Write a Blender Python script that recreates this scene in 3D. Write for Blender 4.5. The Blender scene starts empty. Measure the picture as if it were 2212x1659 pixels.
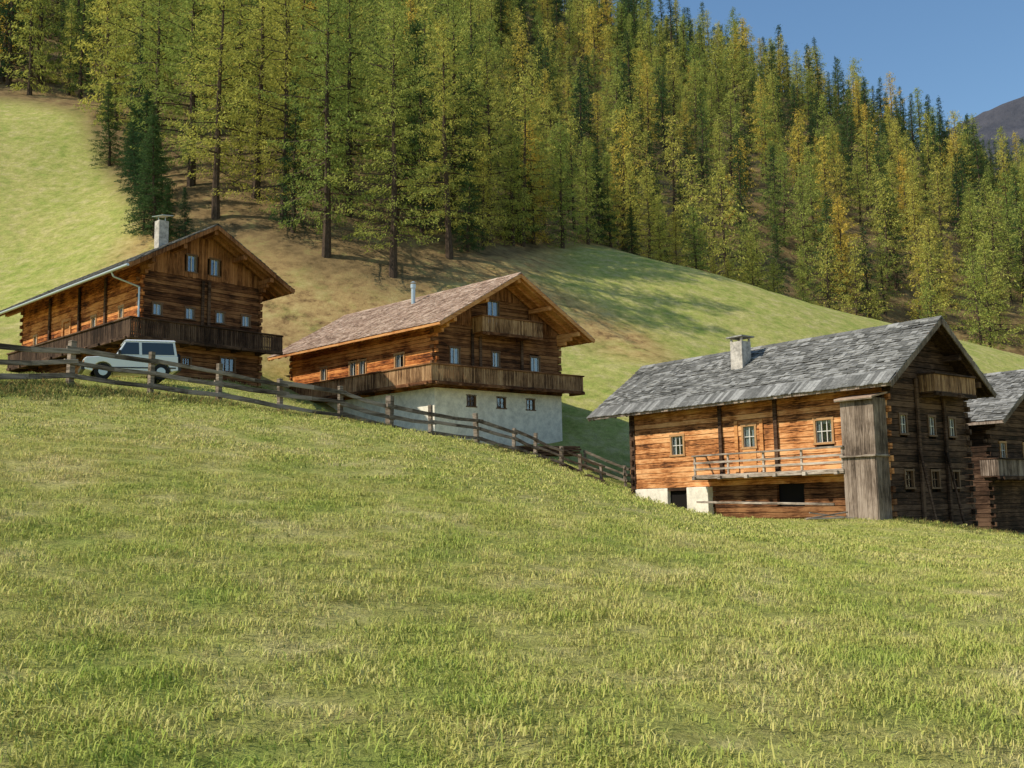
import bpy, bmesh, math, random, numpy as np
from mathutils import Vector, Matrix, Euler
random.seed(7); rng=np.random.default_rng(7)
sc=bpy.context.scene
sc.view_settings.view_transform='Standard'; sc.view_settings.look='None'
sc.view_settings.exposure=0; sc.view_settings.gamma=1
R=random.uniform
# ------------------------------------------------------------------ helpers
def link(o,parent=None):
    sc.collection.objects.link(o)
    if parent is not None: o.parent=parent
    return o
def empty(name,loc=(0,0,0),rz=0):
    e=bpy.data.objects.new(name,None); e.empty_display_size=.5
    e.location=loc; e.rotation_euler=(0,0,rz); sc.collection.objects.link(e); return e
class MB:
    def __init__(s): s.v=[];s.f=[]
    def hexa(s,p):
        n=len(s.v); s.v+=[tuple(q) for q in p]
        for f in ((0,3,2,1),(4,5,6,7),(0,1,5,4),(1,2,6,5),(2,3,7,6),(3,0,4,7)):
            s.f.append(tuple(n+i for i in f))
    def box(s,x0,x1,y0,y1,z0,z1):
        if x0>x1:x0,x1=x1,x0
        if y0>y1:y0,y1=y1,y0
        if z0>z1:z0,z1=z1,z0
        s.hexa([(x0,y0,z0),(x1,y0,z0),(x1,y1,z0),(x0,y1,z0),(x0,y0,z1),(x1,y0,z1),(x1,y1,z1),(x0,y1,z1)])
    def beam(s,p,q,w,h,up=(0,0,1),w2=None,h2=None):
        p=Vector(p);q=Vector(q);d=(q-p).normalized();u=Vector(up)
        sd=d.cross(u).normalized();u=sd.cross(d).normalized()
        w2=w if w2 is None else w2;h2=h if h2 is None else h2
        def ring(c,w,h): return [c-sd*w/2-u*h/2,c+sd*w/2-u*h/2,c+sd*w/2+u*h/2,c-sd*w/2+u*h/2]
        s.hexa(ring(p,w,h)+ring(q,w2,h2))
    def cyl(s,p,q,r0,r1,n=12,cap=True):
        p=Vector(p);q=Vector(q);d=(q-p).normalized()
        u=Vector((0,0,1)) if abs(d.z)<.9 else Vector((1,0,0))
        a=d.cross(u).normalized();b=a.cross(d).normalized();m=len(s.v)
        for c,r in((p,r0),(q,r1)):
            for i in range(n):
                t=2*math.pi*i/n; s.v.append(tuple(c+a*math.cos(t)*r+b*math.sin(t)*r))
        for i in range(n):
            j=(i+1)%n; s.f.append((m+i,m+n+i,m+n+j,m+j))
        if cap:
            s.f.append(tuple(m+i for i in range(n))); s.f.append(tuple(m+n+i for i in reversed(range(n))))
    def obj(s,name,mat,parent=None,bevel=0,tr=None):
        if not s.v: return None
        if tr: s.v=[tr(v) for v in s.v]
        me=bpy.data.meshes.new(name); me.from_pydata(s.v,[],s.f); me.update()
        bm=bmesh.new();bm.from_mesh(me);bmesh.ops.recalc_face_normals(bm,faces=bm.faces);bm.to_mesh(me);bm.free()
        me.materials.append(mat)
        o=bpy.data.objects.new(name,me); link(o,parent)
        if bevel:
            b=o.modifiers.new('bevel','BEVEL'); b.width=bevel; b.segments=2; b.limit_method='ANGLE'
        return o
# ------------------------------------------------------------------ materials
class NT:
    def __init__(s,name):
        s.m=bpy.data.materials.new(name); s.m.use_nodes=True; s.t=s.m.node_tree; s.t.nodes.clear()
        s.out=s.n('ShaderNodeOutputMaterial')
    def n(s,k,**kw):
        a=s.t.nodes.new(k)
        for i,v in kw.items(): setattr(a,i,v)
        return a
    def l(s,a,b): s.t.links.new(a,b)
    def noise(s,scale,vec,detail=4,rough=.6,dist=0):
        a=s.n('ShaderNodeTexNoise'); a.inputs['Scale'].default_value=scale; a.inputs['Detail'].default_value=detail
        a.inputs['Roughness'].default_value=rough; a.inputs['Distortion'].default_value=dist
        if vec is not None: s.l(vec,a.inputs['Vector'])
        return a.outputs['Fac']
    def ramp(s,fac,stops):
        a=s.n('ShaderNodeValToRGB'); e=a.color_ramp.elements
        while len(e)<len(stops): e.new(.5)
        for i,(p,c) in enumerate(stops):
            e[i].position=p; e[i].color=(c[0],c[1],c[2],1) if not isinstance(c,(int,float)) else (c,c,c,1)
        s.l(fac,a.inputs[0]); return a.outputs[0]
    def mix(s,fac,a,b,mode='MIX'):
        m=s.n('ShaderNodeMix',data_type='RGBA',blend_type=mode)
        for sock,v in((m.inputs[0],fac),(m.inputs[6],a),(m.inputs[7],b)):
            if isinstance(v,(int,float)): sock.default_value=v
            elif isinstance(v,tuple): sock.default_value=(v[0],v[1],v[2],1)
            else: s.l(v,sock)
        return m.outputs[2]
    def math(s,op,a,b=None):
        m=s.n('ShaderNodeMath',operation=op)
        for i,v in enumerate((a,b)):
            if v is None: continue
            if isinstance(v,(int,float)): m.inputs[i].default_value=v
            else: s.l(v,m.inputs[i])
        return m.outputs[0]
    def mapv(s,vec,scale):
        m=s.n('ShaderNodeMapping'); m.inputs['Scale'].default_value=scale; s.l(vec,m.inputs['Vector']); return m.outputs[0]
    def bsdf(s,col,rough=.8,bump=None,bstr=.5,bdist=.02,spec=.3,metal=0):
        b=s.n('ShaderNodeBsdfPrincipled')
        if isinstance(col,tuple): b.inputs['Base Color'].default_value=(*col,1)
        else: s.l(col,b.inputs['Base Color'])
        b.inputs['Roughness'].default_value=rough; b.inputs['Specular IOR Level'].default_value=spec
        b.inputs['Metallic'].default_value=metal
        if bump is not None:
            k=s.n('ShaderNodeBump'); k.inputs['Strength'].default_value=bstr; k.inputs['Distance'].default_value=bdist
            s.l(bump,k.inputs['Height']); s.l(k.outputs[0],b.inputs['Normal'])
        s.l(b.outputs[0],s.out.inputs[0]); return b
def wood(name,dark,mid,light,vert=False,amt=.5,rough=.8):
    t=NT(name); co=t.n('ShaderNodeTexCoord').outputs['Object']; geo=t.n('ShaderNodeNewGeometry')
    isl=geo.outputs['Random Per Island']
    off=t.n('ShaderNodeVectorMath',operation='MULTIPLY_ADD'); 
    cb=t.n('ShaderNodeCombineXYZ'); t.l(isl,cb.inputs[0]); t.l(isl,cb.inputs[1]); t.l(isl,cb.inputs[2])
    t.l(cb.outputs[0],off.inputs[0]); off.inputs[1].default_value=(40,30,20); t.l(co,off.inputs[2])
    v=t.mapv(off.outputs[0],(9,9,.8) if vert else (.8,.8,10))
    g=t.noise(1.6,v,6,.75,.8)
    g2=t.noise(.6,co,4,.6)
    f=t.math('ADD',t.math('MULTIPLY',t.math('SUBTRACT',g,.5),1.6),t.math('MULTIPLY',t.math('SUBTRACT',isl,.5),amt*.6))
    f=t.math('ADD',t.math('ADD',f,.47),t.math('MULTIPLY',t.math('SUBTRACT',g2,.5),1.1))
    c=t.ramp(f,[(.2,dark),(.45,mid),(.72,light)])
    t.bsdf(c,rough,g,.7,.015,.12); return t.m
M={}
M['wood_sun']=wood('sunburnt_log_wood',(.06,.016,.006),(.42,.13,.034),(.78,.33,.10))  # orange tone for the long side walls; gables use browner logs
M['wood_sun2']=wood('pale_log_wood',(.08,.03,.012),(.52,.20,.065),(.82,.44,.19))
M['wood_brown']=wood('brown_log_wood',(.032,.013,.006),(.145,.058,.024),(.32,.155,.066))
M['wood_dark']=wood('dark_log_wood',(.016,.010,.006),(.06,.032,.019),(.15,.088,.054))
M['board_brown']=wood('brown_board_wood',(.09,.034,.013),(.26,.11,.042),(.41,.19,.08),True)
M['board_dark']=wood('dark_board_wood',(.016,.009,.006),(.05,.028,.018),(.12,.074,.048),True)
M['board_mid']=wood('balcony_board_wood',(.07,.033,.016),(.28,.15,.07),(.50,.30,.15),True)
M['board_grey']=wood('grey_board_wood',(.07,.05,.036),(.21,.155,.115),(.36,.28,.22),True)
M['new_wood']=wood('new_timber',(.28,.10,.032),(.56,.24,.08),(.72,.37,.14),amt=.3)
M['fence']=wood('weathered_fence_wood',(.055,.04,.028),(.18,.14,.10),(.38,.30,.23))
M['grey_beam']=wood('grey_beam_wood',(.12,.09,.065),(.34,.27,.21),(.58,.49,.40))
def shingle(name,a,b,c):
    t=NT(name); geo=t.n('ShaderNodeNewGeometry'); isl=geo.outputs['Random Per Island']
    co=t.n('ShaderNodeTexCoord').outputs['Object']
    n=t.noise(7,co,6,.75); n2=t.noise(.6,co,4)
    f=t.math('ADD',t.math('MULTIPLY',isl,.34),t.math('ADD',t.math('MULTIPLY',n,.55),t.math('MULTIPLY',n2,.35)))
    t.bsdf(t.ramp(f,[(.3,a),(.6,b),(.88,c)]),.8,n,.6,.02,.2); return t.m
M['sh_grey']=shingle('grey_slate_shingle',(.05,.05,.044),(.155,.15,.138),(.38,.37,.345))
M['sh_dark']=shingle('dark_slate_shingle',(.025,.025,.022),(.075,.072,.064),(.18,.175,.16))
M['sh_brown']=shingle('larch_shingle',(.16,.10,.07),(.35,.235,.17),(.56,.43,.33))
def plain(name,col,rough=.6,spec=.4,metal=0,noise=0,ns=5):
    t=NT(name)
    if noise:
        co=t.n('ShaderNodeTexCoord').outputs['Object']; n=t.noise(ns,co,7,.75)
        c=t.ramp(n,[(.35,tuple(x*(1-noise) for x in col)),(.6,col)]); t.bsdf(c,rough,n,.5,.02,spec,metal)
    else: t.bsdf(col,rough,spec=spec,metal=metal)
    return t.m
M['plaster']=plain('whitewashed_plaster',(.88,.80,.66),.9,.1,noise=.33,ns=2.2)
M['chim']=plain('chimney_render',(.60,.54,.47),.9,.1,noise=.55,ns=4)
M['metal']=plain('zinc_metal',(.50,.56,.58),.4,.5,.5)
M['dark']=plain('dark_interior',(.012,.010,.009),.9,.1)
M['curtain']=plain('curtain_cloth',(.70,.69,.66),.9,.1)
M['white']=plain('car_white_paint',(.72,.73,.72),.25,.5)
M['black']=plain('black_plastic',(.02,.02,.022),.5,.4)
M['tyre']=plain('tyre_rubber',(.018,.018,.018),.85,.2)
M['lamp']=plain('lamp_glass',(.5,.5,.48),.15,.7)
M['orange']=plain('indicator_orange',(.6,.2,.03),.3,.5)
M['stone']=plain('rough_stone',(.42,.40,.36),.9,.1,noise=.6,ns=6)
M['winframe']=plain('window_frame_wood',(.50,.27,.11),.6,.3,noise=.3)
M['winbrown']=plain('dark_window_frame',(.16,.085,.04),.6,.3,noise=.3)
M['winwhite']=plain('window_bar_white',(.68,.64,.56),.6,.3)
t=NT('window_glass'); a=t.n('ShaderNodeBsdfTransparent'); a.inputs[0].default_value=(.72,.76,.78,1)
g=t.n('ShaderNodeBsdfGlossy'); g.inputs['Roughness'].default_value=.05; g.inputs['Color'].default_value=(.8,.85,.95,1)
mx=t.n('ShaderNodeMixShader'); mx.inputs[0].default_value=.12; t.l(a.outputs[0],mx.inputs[1]); t.l(g.outputs[0],mx.inputs[2]); t.l(mx.outputs[0],t.out.inputs[0]); M['glass']=t.m
t=NT('car_glass'); t.bsdf((.03,.04,.045),.08,spec=.8); M['carglass']=t.m

# ------------------------------------------------------------------ terrain
CP=[(0,0,-1.6),(-8,6,-.6),(8,6,-1.9),(0,12,-.6),(-10,15,1.1),(10,15,-1.6),(0,22,.6),(3,22,-.25),(-10,22,2.25),(0,30,1.5),(2,30,.75),(4,30,-.1),(7,30,-.7),(5,36,-.1),(10,30,-1.0),(8,40,-.6),(4,40,.45),(3,45,1.1),(6,45,-.15),
(20,25,-2.4),(25,40,-2.6),(-12,27,3.4),(-10.5,29,3.34),(-9.2,31,3.25),(-7.7,33,3.15),(-5.9,34.5,2.95),(-4.45,36,2.7),(-3.2,39,2.65),(-1.5,42,2.55),
(0,46,2.4),(1,49,2.2),(2.4,51,1.8),(3.5,53,1.45),(4.8,55,1.1),(-17.2,45,5.9),(-20,53,7.1),(-15,59,7.3),(-12,50,5.6),(-8,42,3.8),
(-3,50,2.95),(0,55,3.1),(-5,57,3.6),(3,64,4.1),(-12,61,5.8),(-15,68,8.6),(16,42,-.85),(6.8,53.5,-.45),(11,47,-.8),(10,62,2.0),(20,50,-1.3),(21,60,.3),(26,52,-2.2),
(30,60,-1),(40,50,-3.5),(60,60,-4),(60,20,-5),(30,5,-3.5),(8,70,7.2),(-15,75,13.5),(7.2,80,12.3),(11,78,11),(14,90,16.5),(4,105,27),(24,110,25),(14,106,26.3),(37,115,21.6),
(43.5,118,20.4),(64,125,16.5),(30,90,12.5),(45,90,8),(20,75,6.5),(24,121,25),(37,127,20),(64,137,15),(24,150,40),(40,160,43),(64,170,41),(100,180,36),
(4,125,38),(-15.9,85,21.9),(-27,90,27),(-32,98,32.8),(-10,84,19.8),(-2,92,23.1),(-15,98,29),(-44,85,20.5),(-33,88,25),(-52,120,50),(-58,130,55.5),(-43,105,36.5),
(-80,110,47),(-80,80,25),(-60,62,13),(-34,64,9.3),(-45,50,8.5),(-40,38,6.8),(-25,36,5.4),(-25,20,3.2),(-25,5,1.2),(-50,10,4),(-20,-20,-1),(20,-20,-5),(0,-40,-5),
(-15.7,110,37),(45,320,152),(118,310,113),(143,300,95),(156,290,82),(200,280,62),(260,260,45),(-60,320,195),(-160,300,215),(-150,200,125),(0,200,86),(60,240,93),(120,240,71),
(45,420,125),(118,420,75),(-60,450,185),(200,400,50),(180,150,10),(120,120,2),(250,100,0),(120,30,-8),(-120,20,12),(-150,100,55),(-100,-80,-5),(100,-80,-15),(300,-50,-15)]
CP=np.array(CP,float); S=100.
def phi(r2): return np.where(r2>1e-12,.5*r2*np.log(np.maximum(r2,1e-12)),0)
P=CP[:,:2]/S; n=len(P); D=((P[:,None]-P[None])**2).sum(-1)
A=np.zeros((n+3,n+3)); A[:n,:n]=phi(D)+np.eye(n)*1e-4; A[:n,n]=1;A[:n,n+1:]=P;A[n,:n]=1;A[n+1:,:n]=P.T
wts=np.linalg.solve(A,np.concatenate([CP[:,2],[0,0,0]]))
def H(x,y):
    x=np.asarray(x,float);y=np.asarray(y,float);shp=x.shape
    xf=x.ravel();yf=y.ravel()
    xc=np.clip(xf,-220,300)/S;yc=np.clip(yf,-90,450)/S
    z=np.empty_like(xf)
    for i in range(0,len(xf),20000):
        q=np.stack([xc[i:i+20000],yc[i:i+20000]],1)
        z[i:i+20000]=phi(((q[:,None]-P[None])**2).sum(-1))@wts[:n]+wts[n]+q@wts[n+1:]
    r=np.hypot(xf,yf-150); w=np.clip((r-420)/500,0,1); w=w*w*(3-2*w); z=z*(1-w)-40*w
    z+=.05*np.sin(xf*.9+1.3*np.sin(yf*.5))*np.cos(yf*.8+xf*.23)+.03*np.sin(xf*2.1+yf*1.3)
    far=np.clip((yf-70)/60,0,1); z+=far*(.5*np.sin(xf*.21+np.sin(yf*.13)*2)*np.sin(yf*.19)+.9*np.sin(xf*.07+yf*.05))*np.clip((yf-105)/40,0,1)
    return z.reshape(shp)
def h1(x,y): return float(H(np.array([x]),np.array([y]))[0])
FX=[-220,-60,-52,-43,-33,-27,-16,-8,-2,4,12,24,37,64,100,220,300]
FY=[125,122,118,105,90,87,82,82,91,107,114,123,129,137,143,150,150]
def front(x): return np.interp(x,FX,FY)
FP=[(-16.2,21.5),(-14.9,23.2),(-13.4,25.1),(-12,27),(-10.6,29.2),(-9.15,31.1),(-7.65,33),(-5.95,34.6),(-4.45,36),(-3.2,39),(-1.5,42),(0,45.6),(1.05,48.6),(2.4,51),(3.55,53),(4.8,55)]
fp=np.array(FP)
def axis(a,b,d,lo,hi,d2,far):
    c=list(np.arange(a,b,d)); l=list(np.arange(lo,a,d2)); r=list(np.arange(b,hi,d2))
    f1=[];s=d2;q=lo
    while q>-far: s*=1.5;q-=s;f1.append(q)
    f2=[];s=d2;q=hi
    while q<far: s*=1.5;f2.append(q);q+=s
    f2.append(q)
    return np.array(f1[::-1]+l+c+r+f2)
xs=axis(-60,70,.7,-220,260,4,2600); ys=axis(-10,130,.7,-90,420,4,2600)
X,Y=np.meshgrid(xs,ys); Z=H(X,Y)
nv=X.size; me=bpy.data.meshes.new('ground')
co=np.stack([X.ravel(),Y.ravel(),Z.ravel()],1)
ny,nx=X.shape; i=np.arange(nv).reshape(ny,nx)
q=np.stack([i[:-1,:-1],i[:-1,1:],i[1:,1:],i[1:,:-1]],-1).reshape(-1,4)
me.vertices.add(nv); me.vertices.foreach_set('co',co.ravel()); me.loops.add(q.size); me.loops.foreach_set('vertex_index',q.ravel())
me.polygons.add(len(q)); me.polygons.foreach_set('loop_start',np.arange(0,q.size,4)); me.polygons.foreach_set('loop_total',np.full(len(q),4))
me.polygons.foreach_set('use_smooth',np.ones(len(q),bool)); me.update(); me.validate()
fo=np.clip((Y-front(X)+3)/5,0,1)
dry=np.clip((Y-front(X)+17)/7,0,1)*np.clip((X+36)/4,0,1)*np.clip((8-X)/5,0,1)
dry=np.maximum(dry,np.clip(1.3-np.abs((Y-86)-(X-5)*-.55)/5.5,0,1)*np.clip((X+6)/4,0,1)*np.clip((15-X)/4,0,1))
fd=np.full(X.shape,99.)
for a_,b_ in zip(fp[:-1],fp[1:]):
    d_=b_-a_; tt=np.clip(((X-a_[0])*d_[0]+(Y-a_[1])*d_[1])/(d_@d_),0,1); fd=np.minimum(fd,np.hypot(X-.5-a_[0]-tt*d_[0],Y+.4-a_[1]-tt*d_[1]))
bank_weed_shade=np.clip(1.5-fd/1.6,0,1)  # weedy verge and the fence's shadow band, painted into the ground colour
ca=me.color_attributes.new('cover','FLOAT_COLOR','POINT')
ca.data.foreach_set('color',np.stack([fo.ravel(),dry.ravel(),bank_weed_shade.ravel(),np.ones(nv)],1).ravel())
ground=bpy.data.objects.new('ground',me); link(ground)
def grasscol(t,pos):
    big=t.noise(.16,pos,3,.5); med=t.noise(.9,pos,5,.65)
    a=t.ramp(big,[(.35,(.44,.49,.11)),(.65,(.64,.57,.19))])
    b=t.ramp(med,[(.32,(.31,.42,.075)),(.5,(.58,.55,.16)),(.68,(.82,.68,.33))])
    return t.mix(.6,a,b)
t=NT('meadow_ground'); pos=t.n('ShaderNodeNewGeometry').outputs['Position']
g=grasscol(t,pos); fine=t.noise(14,pos,6,.75); f2=t.noise(2.5,pos,6,.75)
g=t.mix(.8,g,t.ramp(fine,[(.3,.4),(.7,1.15)]),'MULTIPLY'); g=t.mix(.6,g,t.ramp(f2,[(.35,.5),(.62,1.05)]),'MULTIPLY')
at=t.n('ShaderNodeAttribute',attribute_name='cover'); sp=t.n('ShaderNodeSeparateColor'); t.l(at.outputs['Color'],sp.inputs[0])
dr=t.ramp(t.noise(.9,pos,7,.75),[(.32,(.13,.075,.035)),(.48,(.42,.27,.11)),(.7,(.60,.45,.18))])
fl=t.ramp(t.noise(.7,pos,6,.7),[(.3,(.08,.055,.027)),(.55,(.26,.175,.08)),(.75,(.30,.28,.10))])
bk=t.ramp(t.noise(2.2,pos,6,.7),[(.35,(.06,.05,.025)),(.55,(.17,.21,.055)),(.7,(.34,.31,.12))])  # dark herb tones with the fence shadow painted in
dm=t.math('MULTIPLY',sp.outputs[1],t.ramp(t.noise(.3,pos,6,.75),[(.35,.4),(.52,1.)]))
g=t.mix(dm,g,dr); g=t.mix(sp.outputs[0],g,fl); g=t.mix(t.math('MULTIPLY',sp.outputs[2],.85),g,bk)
t.bsdf(g,.95,t.math('ADD',fine,f2),1.,.08,.05); me.materials.append(t.m)

# far mountain
mx_,my_=np.meshgrid(np.linspace(150,2600,120),np.linspace(900,2400,90))
d=np.sqrt((mx_-1130)**2+(1.6*(my_-1500))**2)
mz=775-.5*d+22*np.sin(mx_*.013+my_*.006)*np.sin(my_*.011)+9*np.sin(mx_*.045+my_*.03)
mz=np.maximum(mz,-60)
m2=bpy.data.meshes.new('mountain'); i=np.arange(mx_.size).reshape(mx_.shape)
q=np.stack([i[:-1,:-1],i[:-1,1:],i[1:,1:],i[1:,:-1]],-1).reshape(-1,4)
m2.from_pydata(np.stack([mx_.ravel(),my_.ravel(),mz.ravel()],1).tolist(),[],q.tolist())
for p in m2.polygons: p.use_smooth=True
mo=bpy.data.objects.new('mountain',m2); link(mo)
t=NT('mountain_heath'); pos=t.n('ShaderNodeNewGeometry').outputs['Position']; nn=t.noise(.012,pos,8,.7)
t.bsdf(t.ramp(nn,[(.3,(.045,.05,.065)),(.6,(.085,.085,.10))]),.95,nn,1,20,.05); m2.materials.append(t.m)

# ------------------------------------------------------------------ trees
def foliage_mat(name,cols,tr=.35):
    t=NT(name); oi=t.n('ShaderNodeObjectInfo').outputs['Random']; geo=t.n('ShaderNodeNewGeometry'); isl=geo.outputs['Random Per Island']
    c=t.ramp(oi,[(0,cols[0]),(.4,cols[1]),(.8,cols[2]),(1,cols[3])])
    c=t.mix(1.,c,t.ramp(isl,[(0,(.55,.6,.6)),(1,(1.35,1.3,1.2))]),'MULTIPLY')
    a=t.n('ShaderNodeBsdfDiffuse'); b=t.n('ShaderNodeBsdfTranslucent'); t.l(c,a.inputs[0]); t.l(c,b.inputs[0])
    m=t.n('ShaderNodeMixShader'); m.inputs[0].default_value=tr; t.l(a.outputs[0],m.inputs[1]); t.l(b.outputs[0],m.inputs[2]); t.l(m.outputs[0],t.out.inputs[0]); return t.m
larchM=foliage_mat('larch_needles',[(.26,.33,.085),(.42,.44,.11),(.56,.51,.12),(.70,.50,.10)],.4)
spruceM=foliage_mat('spruce_needles',[(.035,.075,.038),(.06,.11,.045),(.09,.14,.05),(.13,.18,.06)],.3)
t=NT('bark'); co=t.n('ShaderNodeTexCoord').outputs['Object']; nn=t.noise(3,t.mapv(co,(4,4,1)),6,.7)
t.bsdf(t.ramp(nn,[(.3,(.03,.022,.016)),(.7,(.13,.09,.065))]),.95,nn,1,.05,.05); barkM=t.m
def tree_mesh(name,h,cr,cs,nb,tw,lv,ls,mat,kind,seed):
    r=np.random.default_rng(seed)
    mb=MB()
    tr=h*.012+.04; pts=[Vector((0,0,-.8))]; bx,by=0,0
    for k in range(1,9):
        bx+=r.normal()*.07;by+=r.normal()*.07; pts.append(Vector((bx,by,h*k/8)))
    for k in range(8):
        mb.cyl(pts[k],pts[k+1],tr*(1-k/8.1)*(1.25 if k==0 else 1),tr*(1-(k+1)/8.1),7,False)
    def tp(z):
        k=min(int(z/h*8),7); a=pts[k] if k else Vector((0,0,0)); f=(z-h*k/8)/(h/8); return a.lerp(pts[k+1],f)
    C=[];Dv=[]
    side_b=r.uniform(0,6.28)
    for b in range(nb):
        u=((b+r.random())/nb); zt=cs+(1-cs)*u**.9; z=zt*h*.985; q=(zt-cs)/(1-cs)
        az=b*2.39996+r.normal()*.4
        if kind=='larch': L=cr*(.45+.55*min(1,q*6))*(1-q)**.75*r.choice([.4,.7,.95,1.1,1.3])*(1+.2*math.cos(az-side_b))+.3
        else: L=cr*(1-q)**.9*r.uniform(.7,1.1)*(.7+.3*min(1,q*8))+.15
        o=tp(z); dx,dy=math.cos(az),math.sin(az)
        el0=(.1 if kind=='larch' else -.1)+.5*q; pts2=[o]
        for s in (.33,.66,1.):
            drop=(-.5 if kind=='larch' else -.5)*(1-q*.6)*L*(s**1.4)+.22*L*s**3
            pts2.append(Vector((o.x+dx*L*s,o.y+dy*L*s,o.z+el0*L*s+drop)))
        br=.012*L+.012
        for k in range(3): mb.cyl(pts2[k],pts2[k+1],br*(1.3-k*.4),br*(.9-k*.4),3,False)
        nt=max(2,int(tw*(L/cr)+1))
        for k in range(nt):
            s=.15+.85*(k+r.random())/nt; kk=min(int(s*3),2); pnt=pts2[kk].lerp(pts2[kk+1],s*3-kk)
            side=(r.random()-.5)*2*.45*L*(1.15-s)
            tip=np.array([pnt.x-dy*side,pnt.y+dx*side,pnt.z-abs(side)*.25-r.random()*.3])
            m=int(lv*(.5+.9*r.random())); f=r.random((m,1))**.7
            base=np.array(pnt)[None]*(1-f)+tip[None]*f
            sg=ls*(.7 if kind=='larch' else .55)
            c=base+r.normal(size=(m,3))*np.array([sg,sg,sg*.5])
            c[:,2]-=r.random(m)*ls*(1.2 if kind=='larch' else .5)
            dv=np.array([dx,dy,-.35])[None]*.7+r.normal(size=(m,3))*.55
            if kind=='larch': dv[:,2]-=.4
            C.append(c);Dv.append(dv)
    C=np.concatenate(C);Dv=np.concatenate(Dv); Dv/=np.linalg.norm(Dv,axis=1,keepdims=True)
    N=np.cross(Dv,r.normal(size=C.shape)); N/=np.linalg.norm(N,axis=1,keepdims=True)
    l=ls*r.uniform(.5,1.25,(len(C),1)); w=l*r.uniform(.2,.36,(len(C),1))
    q4=np.stack([C-Dv*l*.5,C+N*w*.5,C+Dv*l*.5,C-N*w*.5],1).reshape(-1,3)
    nb0=len(mb.v); fs=(np.arange(len(C)*4).reshape(-1,4)+nb0)
    me=bpy.data.meshes.new(name); me.from_pydata(mb.v+q4.tolist(),[],mb.f+fs.tolist())
    me.materials.append(barkM); me.materials.append(mat)
    mi=np.zeros(len(mb.f)+len(fs),np.int32); mi[len(mb.f):]=1; me.polygons.foreach_set('material_index',mi); me.update(); return me
nearL=[tree_mesh('larch_near_%d'%k,24,[5.6,4.8,6.0,5.2][k],[.12,.17,.09,.14][k],[88,80,98,84][k],15,17,.29,larchM,'larch',10+k) for k in range(4)]
smallL=[tree_mesh('larch_small_%d'%k,13,[2.6,2.2][k],.05,80,10,12,.27,larchM,'larch',20+k) for k in range(2)]
nearS=[tree_mesh('spruce_near_%d'%k,13,[2.8,2.4][k],.04,110,12,14,.25,spruceM,'spruce',30+k) for k in range(2)]
farL=[tree_mesh('larch_far_%d'%k,17,[3.9,3.1,4.3,2.7,3.5][k],[.12,.1,.18,.06,.14][k],52,8,12,.40,larchM,'larch',40+k) for k in range(5)]
farS=[tree_mesh('spruce_far_%d'%k,17,[3.3,2.8][k],.06,70,8,11,.38,spruceM,'spruce',50+k) for k in range(2)]
def put(name,me,x,y,sc_,sxy=1):
    o=bpy.data.objects.new(name,me); o.location=(x,y,h1(x,y)-.1); o.scale=(sc_*sxy,sc_*sxy,sc_); o.rotation_euler=(0,0,R(0,6.28)); link(o); return o
for k,(x,y,h) in enumerate([(-15.9,85,27),(-27,90,27),(-32,98,29),(-25,96,29),(-10,84,25),(-16,98,28),(-21,91,25),(-5.5,90,24),(-11,95,26),(-37,102,26),(-19.5,104,28),(-6,101,27),(-42,110,27),(-30,108,30),(-2,100,22),(-24,104,28)]):
    put('larch_tree',nearL[k%4],x,y,h/24)
for k,(x,y,h) in enumerate([(.3,103,14),(2.6,107,14.5),(5.8,108,15),(-2.5,96,12),(16.8,118,12.5),(18.5,120,10),(23,122,11.5),(25.5,123,6),(27.5,124,7),(12,116,12),(9,112,13),(31,126,12),(34,127,10),(38,129,13),(20.5,121,9)]):
    put('larch_tree',smallL[k%2],x,y,h/13)
for k,(x,y,h) in enumerate([(-31.5,87,11.5),(-33.5,92,11),(-35.5,95,12),(-40.5,104,9),(-44,107,10),(-28.5,86,5),(14.5,116,6),(10.5,115,12),(-33,88.5,8),(-30,86,5.5),(-38,99,8),(1,106,13),(-4,93,9)]):
    put('spruce_tree',nearS[k%2],x,y,h/13,sxy=1.15)
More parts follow.
